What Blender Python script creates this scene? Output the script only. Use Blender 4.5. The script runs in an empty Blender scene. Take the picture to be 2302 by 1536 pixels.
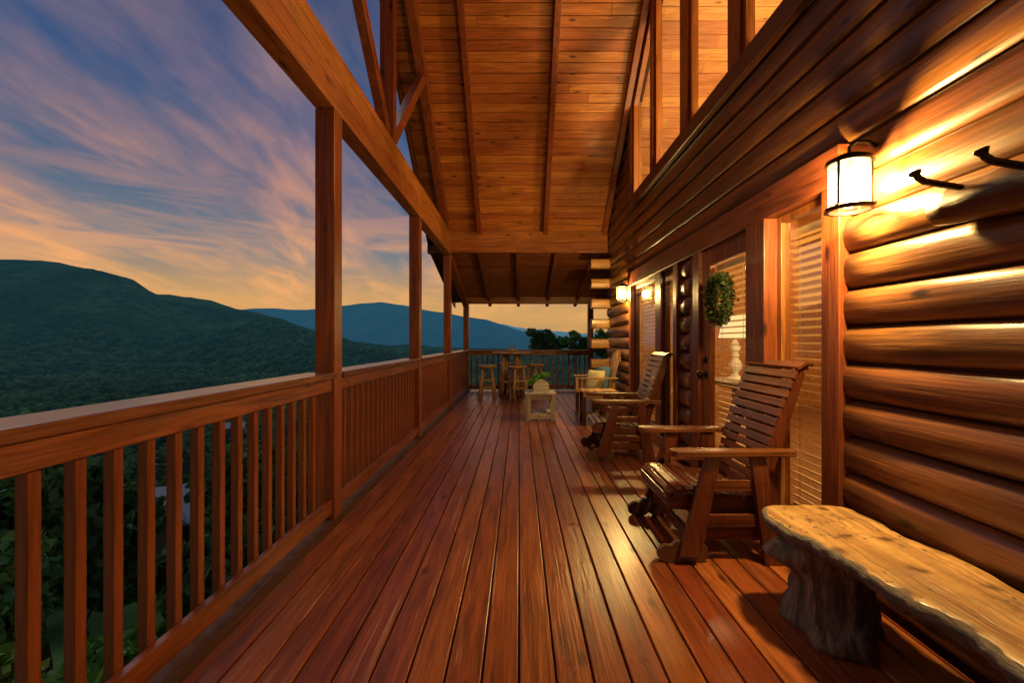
import bpy, math, random, bmesh
import numpy as np
from mathutils import Vector, Matrix, noise
random.seed(7); rng=np.random.default_rng(7)
sc=bpy.context.scene; COL=sc.collection
sc.view_settings.view_transform='Standard'; sc.view_settings.look='None'; sc.view_settings.exposure=0
R=math.radians
W={}
# ------------------------------------------------------------------ helpers
def tag(o,label=None,cat=None,group=None,kind=None):
    if label: o['label']=label
    if cat: o['category']=cat
    if group: o['group']=group
    if kind: o['kind']=kind
    return o
def thing(name,label,cat,loc=(0,0,0),group=None):
    o=bpy.data.objects.new(name,None); COL.objects.link(o); o.location=loc; o.empty_display_size=.1
    W[o.name]=Vector(loc); return tag(o,label,cat,group)
def dup(root,loc,rz=None,label=None,scale=None):
    r=root.copy(); COL.objects.link(r); r.location=loc
    if rz is not None: r.rotation_euler=(0,0,rz)
    if scale: r.scale=scale
    if label: r['label']=label
    for ch in list(root.children):
        c=ch.copy(); COL.objects.link(c); c.parent=r
        if c.type=='LIGHT': c.data=ch.data.copy()
        for g in list(ch.children):
            d=g.copy(); COL.objects.link(d); d.parent=c
    return r
class MB:
    def __init__(s): s.v=[]; s.f=[]
    def add(s,vs,fs):
        n=len(s.v); s.v+= [tuple(v) for v in vs]; s.f+=[tuple(i+n for i in f) for f in fs]; return s
    def box(s,x0,x1,y0,y1,z0,z1):
        return s.add([(x0,y0,z0),(x1,y0,z0),(x1,y1,z0),(x0,y1,z0),(x0,y0,z1),(x1,y0,z1),(x1,y1,z1),(x0,y1,z1)],
          [(0,3,2,1),(4,5,6,7),(0,1,5,4),(1,2,6,5),(2,3,7,6),(3,0,4,7)])
    def obox(s,p0,p1,A,B,A1=None,B1=None):
        p0=Vector(p0);p1=Vector(p1);A=Vector(A);B=Vector(B);A1=Vector(A1) if A1 else A;B1=Vector(B1) if B1 else B
        v=[p0-A-B,p0+A-B,p0+A+B,p0-A+B,p1-A1-B1,p1+A1-B1,p1+A1+B1,p1-A1+B1]
        return s.add(v,[(0,3,2,1),(4,5,6,7),(0,1,5,4),(1,2,6,5),(2,3,7,6),(3,0,4,7)])
    def bar(s,p0,p1,w,t,side=(1,0,0)):
        d=(Vector(p1)-Vector(p0)).normalized(); a=Vector(side); a=(a-d*a.dot(d)).normalized(); b=d.cross(a)
        return s.obox(p0,p1,a*w/2,b*t/2)
    def tube(s,pts,rad,seg=10,jit=0,cap=True):
        pts=[Vector(p) for p in pts]; n=len(pts)
        if not hasattr(rad,'__len__'): rad=[rad]*n
        vs=[];fs=[]; ref=Vector((0,0,1))
        if abs((pts[-1]-pts[0]).normalized().z)>.8: ref=Vector((1,0,0))
        for i,p in enumerate(pts):
            d=(pts[min(i+1,n-1)]-pts[max(i-1,0)]).normalized(); a=d.cross(ref).normalized(); b=d.cross(a)
            for k in range(seg):
                t=2*math.pi*k/seg; r=rad[i]*(1+jit*noise.noise(Vector((math.cos(t)*1.7,math.sin(t)*1.7,i*.45))+p*1.3))
                vs.append(p+a*math.cos(t)*r+b*math.sin(t)*r)
        for i in range(n-1):
            for k in range(seg):
                k2=(k+1)%seg; fs.append((i*seg+k,i*seg+k2,(i+1)*seg+k2,(i+1)*seg+k))
        if cap: fs.append(tuple(range(seg))[::-1]); fs.append(tuple((n-1)*seg+k for k in range(seg)))
        return s.add(vs,fs)
    def lathe(s,prof,c=(0,0,0),seg=20,closed=False):
        vs=[];fs=[];n=len(prof)
        for r,z in prof:
            for k in range(seg):
                t=2*math.pi*k/seg; vs.append((c[0]+r*math.cos(t),c[1]+r*math.sin(t),c[2]+z))
        for i in range(n-1):
            for k in range(seg):
                k2=(k+1)%seg; fs.append((i*seg+k,i*seg+k2,(i+1)*seg+k2,(i+1)*seg+k))
        return s.add(vs,fs)
    def prism(s,poly,axis,a,b):
        n=len(poly)
        def P(u,v,w): return {'y':(u,w,v),'x':(w,u,v),'z':(u,v,w)}[axis]
        vs=[P(u,v,a) for u,v in poly]+[P(u,v,b) for u,v in poly]
        fs=[tuple(range(n)),tuple(range(2*n-1,n-1,-1))]+[(i,i+n,(i+1)%n+n,(i+1)%n) for i in range(n)]
        return s.add(vs,fs)
    def build(s,name,mat,parent=None,smooth=False,bevel=0,at=None,label=None,seg=2,fix=True):
        vs=np.array(s.v,float)
        if parent is not None: off=np.array(W[parent.name])
        elif at is not None: off=np.array(at,float)
        else: off=np.array([(vs[:,0].min()+vs[:,0].max())/2,(vs[:,1].min()+vs[:,1].max())/2,vs[:,2].min()])
        vs=vs-off
        me=bpy.data.meshes.new(name); me.from_pydata(vs.tolist(),[],s.f)
        if fix:
            bm=bmesh.new(); bm.from_mesh(me); bmesh.ops.recalc_face_normals(bm,faces=bm.faces); bm.to_mesh(me); bm.free()
        me.materials.append(mat)
        if smooth: me.polygons.foreach_set('use_smooth',[True]*len(me.polygons))
        o=bpy.data.objects.new(name,me); COL.objects.link(o)
        if parent is not None: o.parent=parent
        else: o.location=off
        W[o.name]=Vector(off)
        if bevel:
            m=o.modifiers.new('bevel','BEVEL'); m.width=bevel; m.segments=seg; m.limit_method='ANGLE'; m.angle_limit=R(40)
        if label: o['label']=label
        return o
def np_mesh(name,V,F,mat,smooth=False):
    me=bpy.data.meshes.new(name); k=F.shape[1]
    me.vertices.add(len(V)); me.vertices.foreach_set('co',V.astype(np.float32).ravel())
    me.loops.add(F.size); me.loops.foreach_set('vertex_index',F.astype(np.int32).ravel())
    me.polygons.add(len(F)); me.polygons.foreach_set('loop_start',np.arange(0,F.size,k,dtype=np.int32))
    me.polygons.foreach_set('loop_total',np.full(len(F),k,dtype=np.int32))
    if smooth: me.polygons.foreach_set('use_smooth',np.ones(len(F),bool))
    me.update(calc_edges=True); me.materials.append(mat); return me
# ------------------------------------------------------------------ materials
def newmat(name):
    m=bpy.data.materials.new(name); m.use_nodes=True; nt=m.node_tree; nt.nodes.clear()
    out=nt.nodes.new('ShaderNodeOutputMaterial'); return m,nt,out
def nd(nt,t,ins=None,**kw):
    n=nt.nodes.new(t)
    for k,v in kw.items(): setattr(n,k,v)
    if ins:
        for k,v in ins.items():
            if isinstance(v,bpy.types.NodeSocket): nt.links.new(v,n.inputs[k])
            else: n.inputs[k].default_value=v
    return n
def ramp(nt,fac,stops,interp='LINEAR'):
    n=nt.nodes.new('ShaderNodeValToRGB'); n.color_ramp.interpolation=interp
    el=n.color_ramp.elements
    while len(el)<len(stops): el.new(.5)
    for e,(p,c) in zip(el,stops):
        e.position=p; e.color=(c,c,c,1) if not hasattr(c,'__len__') else (*c[:3],1)
    nt.links.new(fac,n.inputs[0]); return n.outputs[0]
def mixc(nt,fac,a,b,blend='MIX'):
    n=nt.nodes.new('ShaderNodeMix'); n.data_type='RGBA'; n.blend_type=blend
    for i,v in ((0,fac),(6,a),(7,b)):
        if isinstance(v,bpy.types.NodeSocket): nt.links.new(v,n.inputs[i])
        else: n.inputs[i].default_value=(*v,1) if hasattr(v,'__len__') else v
    return n.outputs[2]
def wood(name,dark,light,axis,rough=.45,coat=0,var=.35,grain=1.0,knots=.8,bump=.25,weather=None,wfac=.5,worn=None,spots=0,rvar=.12):
    m,nt,out=newmat(name)
    tc=nd(nt,'ShaderNodeTexCoord'); geo=nd(nt,'ShaderNodeNewGeometry')
    rnd=geo.outputs['Random Per Island']
    off=nd(nt,'ShaderNodeVectorMath',{0:(13.1,37.7,21.3)},operation='SCALE'); nt.links.new(rnd,off.inputs['Scale'])
    add=nd(nt,'ShaderNodeVectorMath',{0:tc.outputs['Object'],1:off.outputs[0]},operation='ADD')
    s=[11*grain]*3; s['xyz'.index(axis)]=.8*grain
    mp=nd(nt,'ShaderNodeMapping',{'Vector':add.outputs[0],'Scale':s})
    n1=nd(nt,'ShaderNodeTexNoise',{'Vector':mp.outputs[0],'Scale':1.3,'Detail':6,'Roughness':.6,'Distortion':1.2})
    s2=[60*grain]*3; s2['xyz'.index(axis)]=2.2*grain
    mp2=nd(nt,'ShaderNodeMapping',{'Vector':add.outputs[0],'Scale':s2})
    n2=nd(nt,'ShaderNodeTexNoise',{'Vector':mp2.outputs[0],'Scale':1.5,'Detail':4,'Roughness':.6})
    c=ramp(nt,n1.outputs[0],[(.3,dark),(.68,light)])
    f2=ramp(nt,n2.outputs[0],[(.35,.5),(.6,1.0)])
    c=mixc(nt,.8,c,f2,'MULTIPLY')
    s3=[6.5]*3; s3['xyz'.index(axis)]=2.3
    mp3=nd(nt,'ShaderNodeMapping',{'Vector':add.outputs[0],'Scale':s3})
    vo=nd(nt,'ShaderNodeTexVoronoi',{'Vector':mp3.outputs[0],'Scale':1.0})
    kf=ramp(nt,vo.outputs['Distance'],[(.06,knots),(.15,0)])
    c=mixc(nt,kf,c,tuple(x*.22 for x in dark))
    nb=nd(nt,'ShaderNodeTexNoise',{'Vector':tc.outputs['Object'],'Scale':2.4,'Detail':5,'Roughness':.65})
    if weather:
        nw=nd(nt,'ShaderNodeTexNoise',{'Vector':tc.outputs['Object'],'Scale':6.0 if spots else 2.4,'Detail':6,'Roughness':.7,'Distortion':.8})
        wf=ramp(nt,nw.outputs[0],[(.45,0),(.66,wfac)]); c=mixc(nt,wf,c,weather)
    if spots:
        nz=nd(nt,'ShaderNodeTexNoise',{'Vector':tc.outputs['Object'],'Scale':14,'Detail':2})
        dv=nd(nt,'ShaderNodeVectorMath',{0:nz.outputs['Color'],1:(.05,.05,.05)},operation='MULTIPLY'); av=nd(nt,'ShaderNodeVectorMath',{0:tc.outputs['Object'],1:dv.outputs[0]},operation='ADD')
        v2=nd(nt,'ShaderNodeTexVoronoi',{'Vector':av.outputs[0],'Scale':15},voronoi_dimensions='2D')
        v3=nd(nt,'ShaderNodeTexVoronoi',{'Vector':av.outputs[0],'Scale':4.6},voronoi_dimensions='2D')
        sf=ramp(nt,v2.outputs['Distance'],[(.07,spots),(.13,0)]); msk=ramp(nt,nb.outputs[0],[(.46,0),(.54,1)])
        sf=nd(nt,'ShaderNodeMath',{0:sf,1:msk},operation='MULTIPLY'); c=mixc(nt,sf.outputs[0],c,(.05,.022,.009))
        c=mixc(nt,ramp(nt,v3.outputs['Distance'],[(.05,spots),(.11,.35),(.19,0)]),c,(.09,.035,.013))
        cm=nd(nt,'ShaderNodeMapping',{'Vector':av.outputs[0],'Scale':(9,1.1,9)}); cn=nd(nt,'ShaderNodeTexNoise',{'Vector':cm.outputs[0],'Scale':1,'Detail':2})
        cd_=nd(nt,'ShaderNodeMath',{0:cn.outputs[0],1:.5},operation='SUBTRACT'); ca=nd(nt,'ShaderNodeMath',{0:cd_.outputs[0]},operation='ABSOLUTE')
        cf_=nd(nt,'ShaderNodeMath',{0:ramp(nt,ca.outputs[0],[(.002,.85),(.008,0)]),1:msk},operation='MULTIPLY'); c=mixc(nt,cf_.outputs[0],c,(.06,.028,.012))
    vv=nd(nt,'ShaderNodeMapRange',{'Value':rnd,'To Min':1-var,'To Max':1+var})
    hs=nd(nt,'ShaderNodeHueSaturation',{'Color':c,'Value':vv.outputs[0]})
    h2=nd(nt,'ShaderNodeMapRange',{'Value':rnd,'To Min':.49,'To Max':.51}); nt.links.new(h2.outputs[0],hs.inputs['Hue'])
    c=hs.outputs[0]
    if worn:
        s4=[44]*3; s4['xyz'.index(axis)]=.7
        mp4=nd(nt,'ShaderNodeMapping',{'Vector':add.outputs[0],'Scale':s4}); n4=nd(nt,'ShaderNodeTexNoise',{'Vector':mp4.outputs[0],'Scale':1.0,'Detail':6,'Roughness':.7})
        n5=nd(nt,'ShaderNodeTexNoise',{'Vector':add.outputs[0],'Scale':1.7,'Detail':3})
        wf=nd(nt,'ShaderNodeMath',{0:ramp(nt,n4.outputs[0],[(.57,0),(.66,.7)]),1:ramp(nt,n5.outputs[0],[(.48,0),(.60,1)])},operation='MULTIPLY'); c=mixc(nt,wf.outputs[0],c,worn)
    rr=nd(nt,'ShaderNodeMapRange',{'Value':nb.outputs[0],'From Min':.3,'From Max':.7,'To Min':max(rough-rvar*.8,.08),'To Max':rough+rvar})
    bs=nd(nt,'ShaderNodeMath',{0:n2.outputs[0],1:n1.outputs[0]},operation='ADD')
    bp=nd(nt,'ShaderNodeBump',{'Height':bs.outputs[0],'Strength':bump,'Distance':.01})
    p=nd(nt,'ShaderNodeBsdfPrincipled',{'Base Color':c,'Roughness':rr.outputs[0],'Normal':bp.outputs[0],'Coat Weight':coat,'Coat Roughness':.22})
    nt.links.new(p.outputs[0],out.inputs[0]); return m
def plain(name,col,rough=.6,metal=0,nscale=8,amt=.25,bump=.1,trans=None):
    m,nt,out=newmat(name)
    tc=nd(nt,'ShaderNodeTexCoord'); n=nd(nt,'ShaderNodeTexNoise',{'Vector':tc.outputs['Object'],'Scale':nscale,'Detail':5})
    c=ramp(nt,n.outputs[0],[(.3,tuple(x*(1-amt) for x in col)),(.7,tuple(min(1,x*(1+amt)) for x in col))])
    bp=nd(nt,'ShaderNodeBump',{'Height':n.outputs[0],'Strength':bump,'Distance':.01})
    p=nd(nt,'ShaderNodeBsdfPrincipled',{'Base Color':c,'Roughness':rough,'Metallic':metal,'Normal':bp.outputs[0]})
    nt.links.new(p.outputs[0],out.inputs[0]); return m
def glassmat(name,base=.1,rough=.02,tint=(1,1,1)):
    m,nt,out=newmat(name)
    lw=nd(nt,'ShaderNodeLayerWeight',{'Blend':.5})
    pw=nd(nt,'ShaderNodeMath',{0:lw.outputs['Facing'],1:3.0},operation='POWER')
    f=nd(nt,'ShaderNodeMath',{0:pw.outputs[0],1:base},operation='ADD',use_clamp=True)
    t=nd(nt,'ShaderNodeBsdfTransparent',{'Color':(*tint,1)}); g=nd(nt,'ShaderNodeBsdfGlossy',{'Roughness':rough})
    mx=nd(nt,'ShaderNodeMixShader',{0:f.outputs[0],1:t.outputs[0],2:g.outputs[0]})
    nt.links.new(mx.outputs[0],out.inputs[0]); return m
def emis(name,col,st):
    m,nt,out=newmat(name); e=nd(nt,'ShaderNodeEmission',{'Color':(*col,1),'Strength':st}); nt.links.new(e.outputs[0],out.inputs[0]); return m
def leafmat(name,cols,trans=.3):
    m,nt,out=newmat(name); g=nd(nt,'ShaderNodeNewGeometry'); 
    oi=nd(nt,'ShaderNodeObjectInfo')
    c=ramp(nt,g.outputs['Random Per Island'],[(i/(len(cols)-1),c) for i,c in enumerate(cols)])
    v=nd(nt,'ShaderNodeMapRange',{'Value':oi.outputs['Random'],'To Min':.7,'To Max':1.3})
    hs=nd(nt,'ShaderNodeHueSaturation',{'Color':c,'Value':v.outputs[0]})
    d=nd(nt,'ShaderNodeBsdfPrincipled',{'Base Color':hs.outputs[0],'Roughness':.55})
    t=nd(nt,'ShaderNodeBsdfTranslucent',{'Color':hs.outputs[0]})
    mx=nd(nt,'ShaderNodeMixShader',{0:trans,1:d.outputs[0],2:t.outputs[0]})
    nt.links.new(mx.outputs[0],out.inputs[0]); return m
def landmat(name,cA,cB,haze_glow,L,scale,vs=5,hz=1.0,big=.12):
    m,nt,out=newmat(name); g=nd(nt,'ShaderNodeNewGeometry'); P=g.outputs['Position']
    n=nd(nt,'ShaderNodeTexNoise',{'Vector':P,'Scale':scale,'Detail':9,'Roughness':.68})
    vo=nd(nt,'ShaderNodeTexVoronoi',{'Vector':P,'Scale':scale*vs})
    n3=nd(nt,'ShaderNodeTexNoise',{'Vector':P,'Scale':scale*big,'Detail':5})
    c=ramp(nt,n.outputs[0],[(.36,cA),(.64,cB)])
    c=mixc(nt,.6,c,ramp(nt,vo.outputs['Distance'],[(.1,1.0),(.7,.2)]),'MULTIPLY')
    c=mixc(nt,.75,c,ramp(nt,n3.outputs[0],[(.40,.35),(.60,1.0)]),'MULTIPLY')
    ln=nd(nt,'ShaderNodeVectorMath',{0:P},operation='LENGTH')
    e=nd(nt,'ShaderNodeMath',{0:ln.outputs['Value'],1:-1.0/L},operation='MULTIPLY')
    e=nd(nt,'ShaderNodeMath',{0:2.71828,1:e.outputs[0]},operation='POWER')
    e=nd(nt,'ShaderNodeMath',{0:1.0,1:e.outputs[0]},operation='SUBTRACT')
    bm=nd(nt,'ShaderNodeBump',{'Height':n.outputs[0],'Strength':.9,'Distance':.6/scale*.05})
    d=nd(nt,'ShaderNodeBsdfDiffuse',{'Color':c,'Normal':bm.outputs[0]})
    em=nd(nt,'ShaderNodeEmission',{'Color':(*haze_glow,1),'Strength':hz})  # aerial haze painted in as blue emission, stronger with distance
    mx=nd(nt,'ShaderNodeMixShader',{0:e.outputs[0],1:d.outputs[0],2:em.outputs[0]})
    nt.links.new(mx.outputs[0],out.inputs[0]); return m
M={}
M['deck']=wood('deck_wood',(.13,.027,.008),(.36,.085,.020),'y',.31,.22,.30,knots=.8,worn=(.60,.32,.16),bump=.24,rvar=.06)
for a in 'xyz':
    M['trim'+a]=wood('stained_timber_'+a,(.20,.056,.013),(.46,.155,.036),a,.40,.15,.2,knots=.8)
    M['ceil'+a]=wood('pine_boards_'+a,(.25,.066,.013),(.58,.195,.042),a,.42,.15,.25,knots=1.0)
    M['rail'+a]=wood('railing_timber_'+a,(.14,.033,.009),(.35,.092,.022),a,.38,.2,.22,knots=.9)
    M['chair'+a]=wood('chair_cedar_'+a,(.075,.018,.007),(.20,.050,.016),a,.30,.3,.25,knots=.6)
    M['arm'+a]=wood('armrest_cedar_'+a,(.08,.020,.007),(.21,.055,.016),a,.3,.3,.2,knots=.7)
    M['pale'+a]=wood('pale_timber_'+a,(.32,.28,.23),(.62,.56,.47),a,.6,0,.2,knots=.8)
    M['rust'+a]=wood('rustic_timber_'+a,(.25,.12,.045),(.55,.31,.125),a,.5,.1,.25,knots=.9)
    M['dark'+a]=wood('dark_timber_'+a,(.05,.015,.006),(.13,.042,.014),a,.42,.1,.2,knots=.6)
M['edge']=wood('deck_edge_timber',(.05,.016,.008),(.13,.045,.018),'y',.75,0,.2,knots=.6)
M['cap']=wood('weathered_rail_cap',(.13,.045,.025),(.28,.11,.06),'y',.22,.4,.15,knots=.8,bump=.06,rvar=.05)
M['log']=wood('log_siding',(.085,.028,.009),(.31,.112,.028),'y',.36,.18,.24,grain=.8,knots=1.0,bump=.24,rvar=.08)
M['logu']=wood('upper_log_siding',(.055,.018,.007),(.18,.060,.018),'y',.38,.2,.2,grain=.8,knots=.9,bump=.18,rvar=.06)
M['logx']=wood('log_crosswall',(.28,.11,.035),(.62,.30,.10),'x',.35,.2,.2,grain=.8,knots=.8)
M['slab']=wood('live_edge_slab',(.32,.135,.040),(.66,.36,.12),'y',.40,.2,.0,grain=.42,knots=1.0,bump=.8,weather=(.22,.115,.045),wfac=.75,spots=.92)
M['slabedge']=wood('live_edge_bark',(.05,.037,.028),(.24,.17,.12),'y',.7,0,.0,grain=1.2,knots=.3,bump=1.0)
M['stump']=wood('weathered_stump',(.045,.028,.018),(.32,.22,.14),'z',.7,0,.0,grain=1.2,knots=.6,bump=1.0)
M['bark']=plain('tree_bark',(.09,.07,.05),.9,0,14,.5,.6)
M['black']=plain('black_metal',(.018,.014,.011),.42,.8,30,.3,.1)
M['iron']=plain('rusty_iron',(.03,.018,.012),.5,.7,60,.4,.4)
M['shingle']=plain('roof_shingles',(.03,.028,.027),.9,0,20,.4,.5)
M['glass']=glassmat('window_glass',.07)
M['glassr']=glassmat('reflective_glass',.24)
M['tin']=plain('grey_metal_roof',(.36,.42,.48),.5,.1,1.5,.12,.1)
M['sidingw']=plain('house_siding',(.25,.22,.19),.8,0,2,.15,.1)
M['white']=plain('white_paint',(.75,.70,.62),.5,0,10,.06,.05)
M['blind']=plain('blind_slats',(.72,.52,.27),.45,0,10,.05,.02)
M['cream']=plain('cream_fabric',(.55,.45,.24),.9,0,60,.12,.4)
M['blue']=plain('blue_fabric',(.08,.16,.28),.9,0,60,.2,.4)
M['whitewash']=wood('whitewashed_wood',(.45,.42,.36),(.72,.68,.60),'x',.65,0,.15,knots=.5)
M['leaf']=leafmat('broad_leaves',[(.045,.14,.050),(.09,.24,.07),(.15,.33,.09),(.06,.19,.06)])
M['leafb']=leafmat('bright_leaves',[(.09,.28,.05),(.19,.44,.07),(.34,.55,.09),(.14,.35,.06)])
M['wreath']=leafmat('wreath_leaves',[(.03,.06,.012),(.07,.12,.022),(.16,.19,.05)])
M['herb']=leafmat('herb_leaves',[(.06,.22,.03),(.14,.38,.05),(.24,.48,.08)])
M['inwall']=wood('interior_boards',(.30,.12,.035),(.50,.24,.08),'y',.5,0,.15)
M['inwallx']=wood('interior_ceiling_boards',(.38,.145,.04),(.62,.28,.09),'x',.5,0,.2)
M['infloor']=wood('interior_floor',(.12,.05,.02),(.25,.12,.05),'y',.35,.2,.2)
HZ=(.014,.060,.085)  # blue glow colour painted over hills and forest as haze
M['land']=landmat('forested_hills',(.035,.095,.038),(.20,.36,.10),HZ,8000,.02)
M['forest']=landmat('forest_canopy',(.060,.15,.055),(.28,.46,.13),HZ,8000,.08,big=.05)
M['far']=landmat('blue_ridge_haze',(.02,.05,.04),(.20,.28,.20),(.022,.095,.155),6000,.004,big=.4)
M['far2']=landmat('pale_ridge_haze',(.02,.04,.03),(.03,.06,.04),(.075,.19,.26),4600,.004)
m,nt,out=newmat('seeded_glass'); tc=nd(nt,'ShaderNodeTexCoord')
vo=nd(nt,'ShaderNodeTexVoronoi',{'Vector':tc.outputs['Object'],'Scale':90}); bp=nd(nt,'ShaderNodeBump',{'Height':vo.outputs[0],'Strength':.5})
t=nd(nt,'ShaderNodeBsdfTransparent',{'Color':(1,.93,.8,1)}); tr=nd(nt,'ShaderNodeBsdfTranslucent',{'Color':(1,.85,.55,1),'Normal':bp.outputs[0]}); g=nd(nt,'ShaderNodeBsdfGlossy',{'Roughness':.1,'Normal':bp.outputs[0]})
a=nd(nt,'ShaderNodeMixShader',{0:.04,1:t.outputs[0],2:tr.outputs[0]}); b=nd(nt,'ShaderNodeMixShader',{0:.06,1:a.outputs[0],2:g.outputs[0]})
nt.links.new(b.outputs[0],out.inputs[0]); M['seeded']=m
M['bulb']=emis('lamp_bulb',(1,.72,.36),40)
M['shade']=emis('lit_lamp_shade',(1,.66,.25),1.6)

# ------------------------------------------------------------------ camera
EYE=1.27; F=1023.0; VX=1167.0
cam=bpy.data.cameras.new('camera'); co=bpy.data.objects.new('camera',cam); COL.objects.link(co)
co.location=(0,0,EYE); co.rotation_euler=(R(90),0,0); cam.lens=16; cam.sensor_width=36; cam.shift_x=-16/2302; cam.clip_start=.02; cam.clip_end=40000
sc.camera=co
# ------------------------------------------------------------------ world
w=bpy.data.worlds.new('World'); sc.world=w; w.use_nodes=True; nt=w.node_tree; nt.nodes.clear()
wo=nd(nt,'ShaderNodeOutputWorld'); tc=nd(nt,'ShaderNodeTexCoord'); sx=nd(nt,'ShaderNodeSeparateXYZ',{0:tc.outputs['Generated']})
Z=sx.outputs[2]
base=ramp(nt,Z,[(0,(.52,.32,.13)),(.06,(.64,.36,.12)),(.11,(.46,.29,.15)),(.17,(.20,.21,.23)),(.27,(.075,.13,.23)),(.42,(.024,.085,.22)),(.58,(.006,.055,.17)),(1,(.001,.02,.08))])
zz=nd(nt,'ShaderNodeMath',{0:Z,1:0.0},operation='MAXIMUM'); zz=nd(nt,'ShaderNodeMath',{0:zz.outputs[0],1:.12},operation='ADD')
px=nd(nt,'ShaderNodeMath',{0:sx.outputs[0],1:zz.outputs[0]},operation='DIVIDE'); py=nd(nt,'ShaderNodeMath',{0:sx.outputs[1],1:zz.outputs[0]},operation='DIVIDE')
cv=nd(nt,'ShaderNodeCombineXYZ',{0:px.outputs[0],1:py.outputs[0]})
rt=nd(nt,'ShaderNodeMapping',{'Vector':cv.outputs[0],'Rotation':(0,0,-R(8)),'Location':(.75,.4,0)})
st=nd(nt,'ShaderNodeMapping',{'Vector':rt.outputs[0],'Scale':(1.0,.36,1)})
c1=nd(nt,'ShaderNodeTexNoise',{'Vector':st.outputs[0],'Scale':1.5,'Detail':6,'Roughness':.52,'Distortion':.3})
st2=nd(nt,'ShaderNodeMapping',{'Vector':rt.outputs[0],'Scale':(2.8,.9,1)})
c2=nd(nt,'ShaderNodeTexNoise',{'Vector':st2.outputs[0],'Scale':2.0,'Detail':8,'Roughness':.58,'Distortion':.4})
f1=ramp(nt,c1.outputs[0],[(.40,0),(.58,1)]); f2=ramp(nt,c2.outputs[0],[(.32,.2),(.62,1)])
cf=nd(nt,'ShaderNodeMath',{0:f1,1:f2},operation='MULTIPLY')
# thin horizontal bands low over the ridge
hb=nd(nt,'ShaderNodeMapping',{'Vector':tc.outputs['Generated'],'Scale':(1.6,1.6,17)}); hn=nd(nt,'ShaderNodeTexNoise',{'Vector':hb.outputs[0],'Scale':1.7,'Detail':6,'Roughness':.55,'Distortion':.3})
hf=nd(nt,'ShaderNodeMath',{0:ramp(nt,hn.outputs[0],[(.44,0),(.62,.85)]),1:ramp(nt,Z,[(0,.2),(.08,.8),(.20,.8),(.36,0)])},operation='MULTIPLY')
cf=nd(nt,'ShaderNodeMath',{0:cf.outputs[0],1:hf.outputs[0]},operation='MAXIMUM')
fade=ramp(nt,Z,[(0,.0),(.05,.6),(.12,1.0),(.5,.85),(.66,.35),(1,.1)])
cf=nd(nt,'ShaderNodeMath',{0:cf.outputs[0],1:fade},operation='MULTIPLY')
cc=ramp(nt,Z,[(0,(.90,.42,.14)),(.12,(.92,.42,.15)),(.24,(.72,.32,.18)),(.42,(.38,.22,.23)),(.7,(.17,.15,.22))])
sky=mixc(nt,cf.outputs[0],base,cc)
yy=nd(nt,'ShaderNodeMapRange',{'Value':sx.outputs[1],'From Min':-.6,'From Max':.35,'To Min':.35,'To Max':1.0})
sky=mixc(nt,1.0,sky,yy.outputs[0],'MULTIPLY')
nish=nd(nt,'ShaderNodeTexSky',sky_type='NISHITA',sun_disc=False,sun_elevation=R(-2),sun_rotation=R(-25))
b0=nd(nt,'ShaderNodeBackground',{'Color':sky,'Strength':.92}); b1=nd(nt,'ShaderNodeBackground',{'Color':nish.outputs[0],'Strength':.05})
ad=nd(nt,'ShaderNodeAddShader',{0:b0.outputs[0],1:b1.outputs[0]}); nt.links.new(ad.outputs[0],wo.inputs[0])
sl=bpy.data.lights.new('sky_fill','SUN'); sl.energy=.55; sl.angle=R(50); sl.color=(.88,.88,.92); so=bpy.data.objects.new('sky_fill',sl); COL.objects.link(so)  # broad soft lamp added as skylight fill; the sun has already set
so.rotation_euler=(R(40),0,R(180+60)); so.location=(-30,60,20)
def plight(name,loc,e,col,rad,parent=None):
    l=bpy.data.lights.new(name,'POINT'); l.energy=e; l.color=col; l.shadow_soft_size=rad
    o=bpy.data.objects.new(name,l); COL.objects.link(o); o.location=loc
    if parent: o.parent=parent
    return o
# ------------------------------------------------------------------ terrain
RX=[3,6,15,30,75,150,300,700,1500,2600,9000]; RZ=[-4.6,-5.6,-9,-14.5,-28,-47,-73,-97,-112,-104,-100]
E1x=np.array([-1200,-400,0,130,220,300,345,420,480,560,640,705,800,1000,1400]); E1y=np.array([640,600,592,595,612,630,662,676,683,700,722,750,772,783,786])
def gz(x,y,fine=True):
    r=math.hypot(x,y); z=float(np.interp(math.log(max(r,1)),np.log(RX),RZ))
    c=max(y/max(r,1e-6),.45); De=r*c; px=VX+F*max(min(x/max(y,1e-3) if y>0 else (9 if x>0 else -9),3),-3)
    if De>1300:
        t=min(max((De-1300)/2300,0),1); t=t*t*(3-2*t)
        H=float(np.interp(px,E1x,E1y)); H=(768-H)/F*3600
        z=z+(H-z)*t**1.25
        if De>3600: z-=(De-3600)*.35
        z+=190*t*(1-t)*4*.5*noise.noise(Vector((x/650,y/650,.3)))+ 60*t*(1-t*.9)*noise.noise(Vector((x/220,y/220,1.3)))+8*t*noise.noise(Vector((x/70,y/70,4)))
    if r>120: z+=min(1,(r-120)/500)*30*noise.noise(Vector((x/330,y/330,2.2)))+min(1,(r-120)/800)*8*noise.noise(Vector((x/90,y/90,5)))
    if r>9: z+=min(1,(r-9)/30)*1.2*noise.noise(Vector((x/11,y/11,7)))
    return z
NT,NR=330,250
th=np.radians(np.linspace(-110,75,NT)); rr=np.exp(np.linspace(math.log(3),math.log(6500),NR))
V=np.empty((NR*NT,3))
k=0
for r in rr:
    for t in th:
        x=r*math.sin(t); y=r*math.cos(t); V[k]=(x,y,gz(x,y)); k+=1
ii,jj=np.meshgrid(np.arange(NR-1),np.arange(NT-1),indexing='ij'); a=(ii*NT+jj).ravel()
Fq=np.stack([a,a+1,a+NT+1,a+NT],1)[:, ::-1]
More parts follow.
